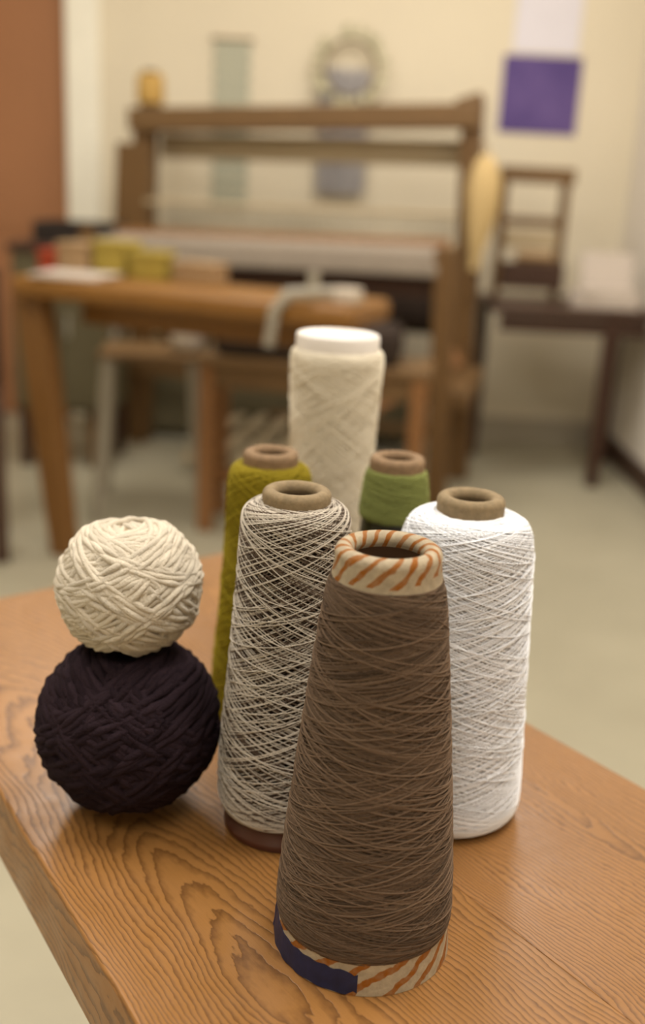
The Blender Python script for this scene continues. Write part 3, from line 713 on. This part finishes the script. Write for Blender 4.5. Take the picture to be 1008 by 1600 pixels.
bm = bmesh.new(); box(bm, -.16, .16, -.14, .14, .525, .55, .01, 2); finish(bm, 'seat', M['loom'], ch)
for x in (-.13, .13):
    for y in (-.12, .12):
        bm = bmesh.new(); tube_pts(bm, [(x * 1.25, y * 1.2, 0), (x, y, .525)], .021 if (x < 0 and y < 0) else .012, 8); finish(bm, 'leg', M['grey_metal'], ch, 60)
bm = bmesh.new(); tube_pts(bm, [(-.13, .12, .55), (-.13, .15, .80), (.0, .16, .83), (.13, .15, .80), (.13, .12, .55)], .011, 8); finish(bm, 'back_frame', M['grey_metal'], ch, 60)
bm = bmesh.new(); box(bm, -.12, .12, .13, .15, .66, .78, .006, 2); finish(bm, 'backrest', M['charcoal'], ch)
bg = empty('cloth_bag', (-.462, 3.36, FLOOR + .5505), .2, 'pale slumped cloth bag on the metal chair seat', 'bag')
bm = bmesh.new(); bmesh.ops.create_icosphere(bm, subdivisions=3, radius=.06)
for v in bm.verts:
    v.co.z = max(v.co.z, -.048) + .048; v.co.x *= .8 * (1.2 - v.co.z * 3); v.co.y *= .8; v.co += v.co.normalized() * .004 * math.sin(v.co.x * 90) * math.cos(v.co.z * 70)
finish(bm, 'sack', M['white_cloth'], bg, 80)
bm = bmesh.new(); tube_pts(bm, [(-.012, 0, .095), (0, 0, .13), (.014, 0, .14), (.02, 0, .125)], [.014, .01, .014, .004], 8); finish(bm, 'knot', M['white_cloth'], bg, 80)

# dark chair cut by the frame edge
dc = empty('dark_chair', (-1.08, 2.95, FLOOR), .3, 'dark walnut chair cut off at the left edge beside the work table', 'chair')
bm = bmesh.new(); box(bm, -.19, .15, -.17, .17, .42, .455, .008, 2); finish(bm, 'seat', M['dark_wood'], dc)
for x in (-.17, .13):
    for y in (-.15, .15):
        bm = bmesh.new(); bar(bm, (x, y, 0), (x, y, .42 if y < 0 else .80), .04, .04); finish(bm, 'leg', M['dark_wood'], dc)
for z in (.56, .68, .78): lb('back_slat', [((-.17, .15, z), (.13, .15, z), .05, .015)], M['dark_wood'], dc, .003)

# ------------------------------------------------------------------ right side: side table, small table loom, papers
st = empty('side_table', (.90, 4.22, FLOOR), 0, 'dark side table in the right corner under a small loom and papers', 'table')
bm = bmesh.new(); box(bm, -.30, .32, -.22, .30, .655, .685, .005); finish(bm, 'table_top', M['dark_wood'], st)
lb('apron', [((-.27, -.19, .62), (.29, -.19, .62), .06, .02)], M['dark_wood'], st)
for (x, y) in ((.15, -.19), (.29, .26), (-.27, .26)):
    bm = bmesh.new(); bar(bm, (x, y, 0), (x, y, .655), .045, .045); finish(bm, 'leg', M['dark_wood'], st)
sl = empty('table_loom', (.765, 4.34, FLOOR + .6855), 0, 'small brown table loom standing on the dark side table', 'loom')
for x in (-.12, .12):
    lb('side_post', [((x, 0, 0), (x, 0, .50), .032, .05)], M['loom_z'], sl)
    lb('side_rail', [((x, -.14, .06), (x, .14, .06), .06, .025)], M['loom_z'], sl)
lb('top_beam', [((-.14, 0, .475), (.15, 0, .475), .06, .06)], M['loom'], sl)
lb('castle_rail', [((-.12, 0, .30), (.12, 0, .30), .035, .04)], M['loom'], sl)
for i in range(3): lb('heddle_frame', [((-.10, -.035 + i * .035, .23), (.10, -.035 + i * .035, .23), .07, .008)], M['heddle_frame'], sl, .002)
lb('warp_beam', [((-.12, -.13, .10), (.12, -.13, .10), .10, .05)], M['dark_wood'], sl)
bm = bmesh.new(); tube_pts(bm, [(-.07, -.14, .172), (.07, -.14, .172)], .022, 12); tag(finish(bm, 'cloth_roll', M['tan_box'], sl, 60), 'tan roll of cloth')
pk = empty('paper_pile', (1.04, 4.16, FLOOR + .6855), -.1, 'slanting pile of white papers on the dark side table', 'papers')
bm = bmesh.new(); box(bm, -.13, .12, -.12, .10, 0, .05, .004); finish(bm, 'lower_stack', M['paper'], pk)
bm = bmesh.new(); box(bm, -.10, .10, -.01, .01, 0, .155, .002); finish(bm, 'folder', M['paper'], pk, loc=(.01, .03, .052), rot=(-.35, .0, 0))
bm = bmesh.new(); box(bm, -.11, .11, -.07, .06, 0, .02, .003); finish(bm, 'open_sheets', M['paper'], pk, loc=(0, -.045, .0505), rot=(.0, 0, .15))

# ------------------------------------------------------------------ on the back wall
def wall_sheet(name, x0, x1, z0, z1, mat, label, cat, th=.004):
    bm = bmesh.new(); box(bm, x0, x1, Y1 - th - .0005, Y1 - .0005, z0, z1, .0008); return tag(finish(bm, name, mat), label, cat)
wall_sheet('purple_poster', .657, .985, .586, .890, M['purple'], 'purple square poster on the cream wall below a white sheet', 'poster')
wall_sheet('paper_sheet', .690, .960, .902, 1.28, M['sheet'], 'white paper sheet on the wall above the purple poster', 'paper')
bm = bmesh.new(); box(bm, -.075, .075, -.006, .006, -.68, 0, .002)
bnd = finish(bm, 'woven_band', M['band'], None, loc=(-.475, Y1 - .008, .89))
tag(bnd, 'narrow pale green striped woven band hanging on the wall', 'wall hanging')
bm = bmesh.new(); tube_pts(bm, [(-.085, 0, 0), (.085, 0, 0)], .009, 8); finish(bm, 'rod', M['loom'], bnd)
wr = empty('leaf_wreath', (.02, Y1 - .062, .80), 0, 'round wreath of dried green leaves above the blue cloth', 'wreath')
bm = bmesh.new(); pts = [(.11 * math.cos(a), 0, .11 * math.sin(a)) for a in np.linspace(0, 2 * math.pi, 25)[:-1]]; tube_pts(bm, pts, .006, 6, True); finish(bm, 'ring', M['loom'], wr, 60)
lm = bpy.data.meshes.new('leaf'); lm.from_pydata([(0, 0, 0), (.014, -.003, .02), (.016, -.006, .035), (0, -.004, .062), (-.016, -.006, .035), (-.014, -.003, .02), (0, .003, .03)], [], [(0, 1, 6), (1, 2, 6), (2, 3, 6), (3, 4, 6), (4, 5, 6), (5, 0, 6)]); lm.materials.append(M['leaf'])
for i in range(34):
    a = i / 34 * 2 * math.pi + random.uniform(-.05, .05)
    o = bpy.data.objects.new('leaf', lm); COL.objects.link(o); o.parent = wr
    o.location = (.11 * math.cos(a), random.uniform(-.02, .0), .11 * math.sin(a)); o.rotation_euler = (random.uniform(-.3, .3), math.pi / 2 - a + random.uniform(-1.1, 1.1), 0)
bm = bmesh.new()
nx, nz_ = 16, 10; g = [[bm.verts.new((-.105 + .21 * i / nx, .012 * math.sin(i * 1.5) - .02, -.50 * j / nz_)) for j in range(nz_ + 1)] for i in range(nx + 1)]
for i in range(nx):
    for j in range(nz_): bm.faces.new((g[i][j], g[i + 1][j], g[i + 1][j + 1], g[i][j + 1]))
bmesh.ops.solidify(bm, geom=bm.faces[:], thickness=.004)
bc = finish(bm, 'blue_cloth', M['blue_cloth'], None, 60, loc=(.0, Y1 - .018, .80))
tag(bc, 'folded blue-grey cloth hanging on the wall behind and below the wreath', 'wall hanging')
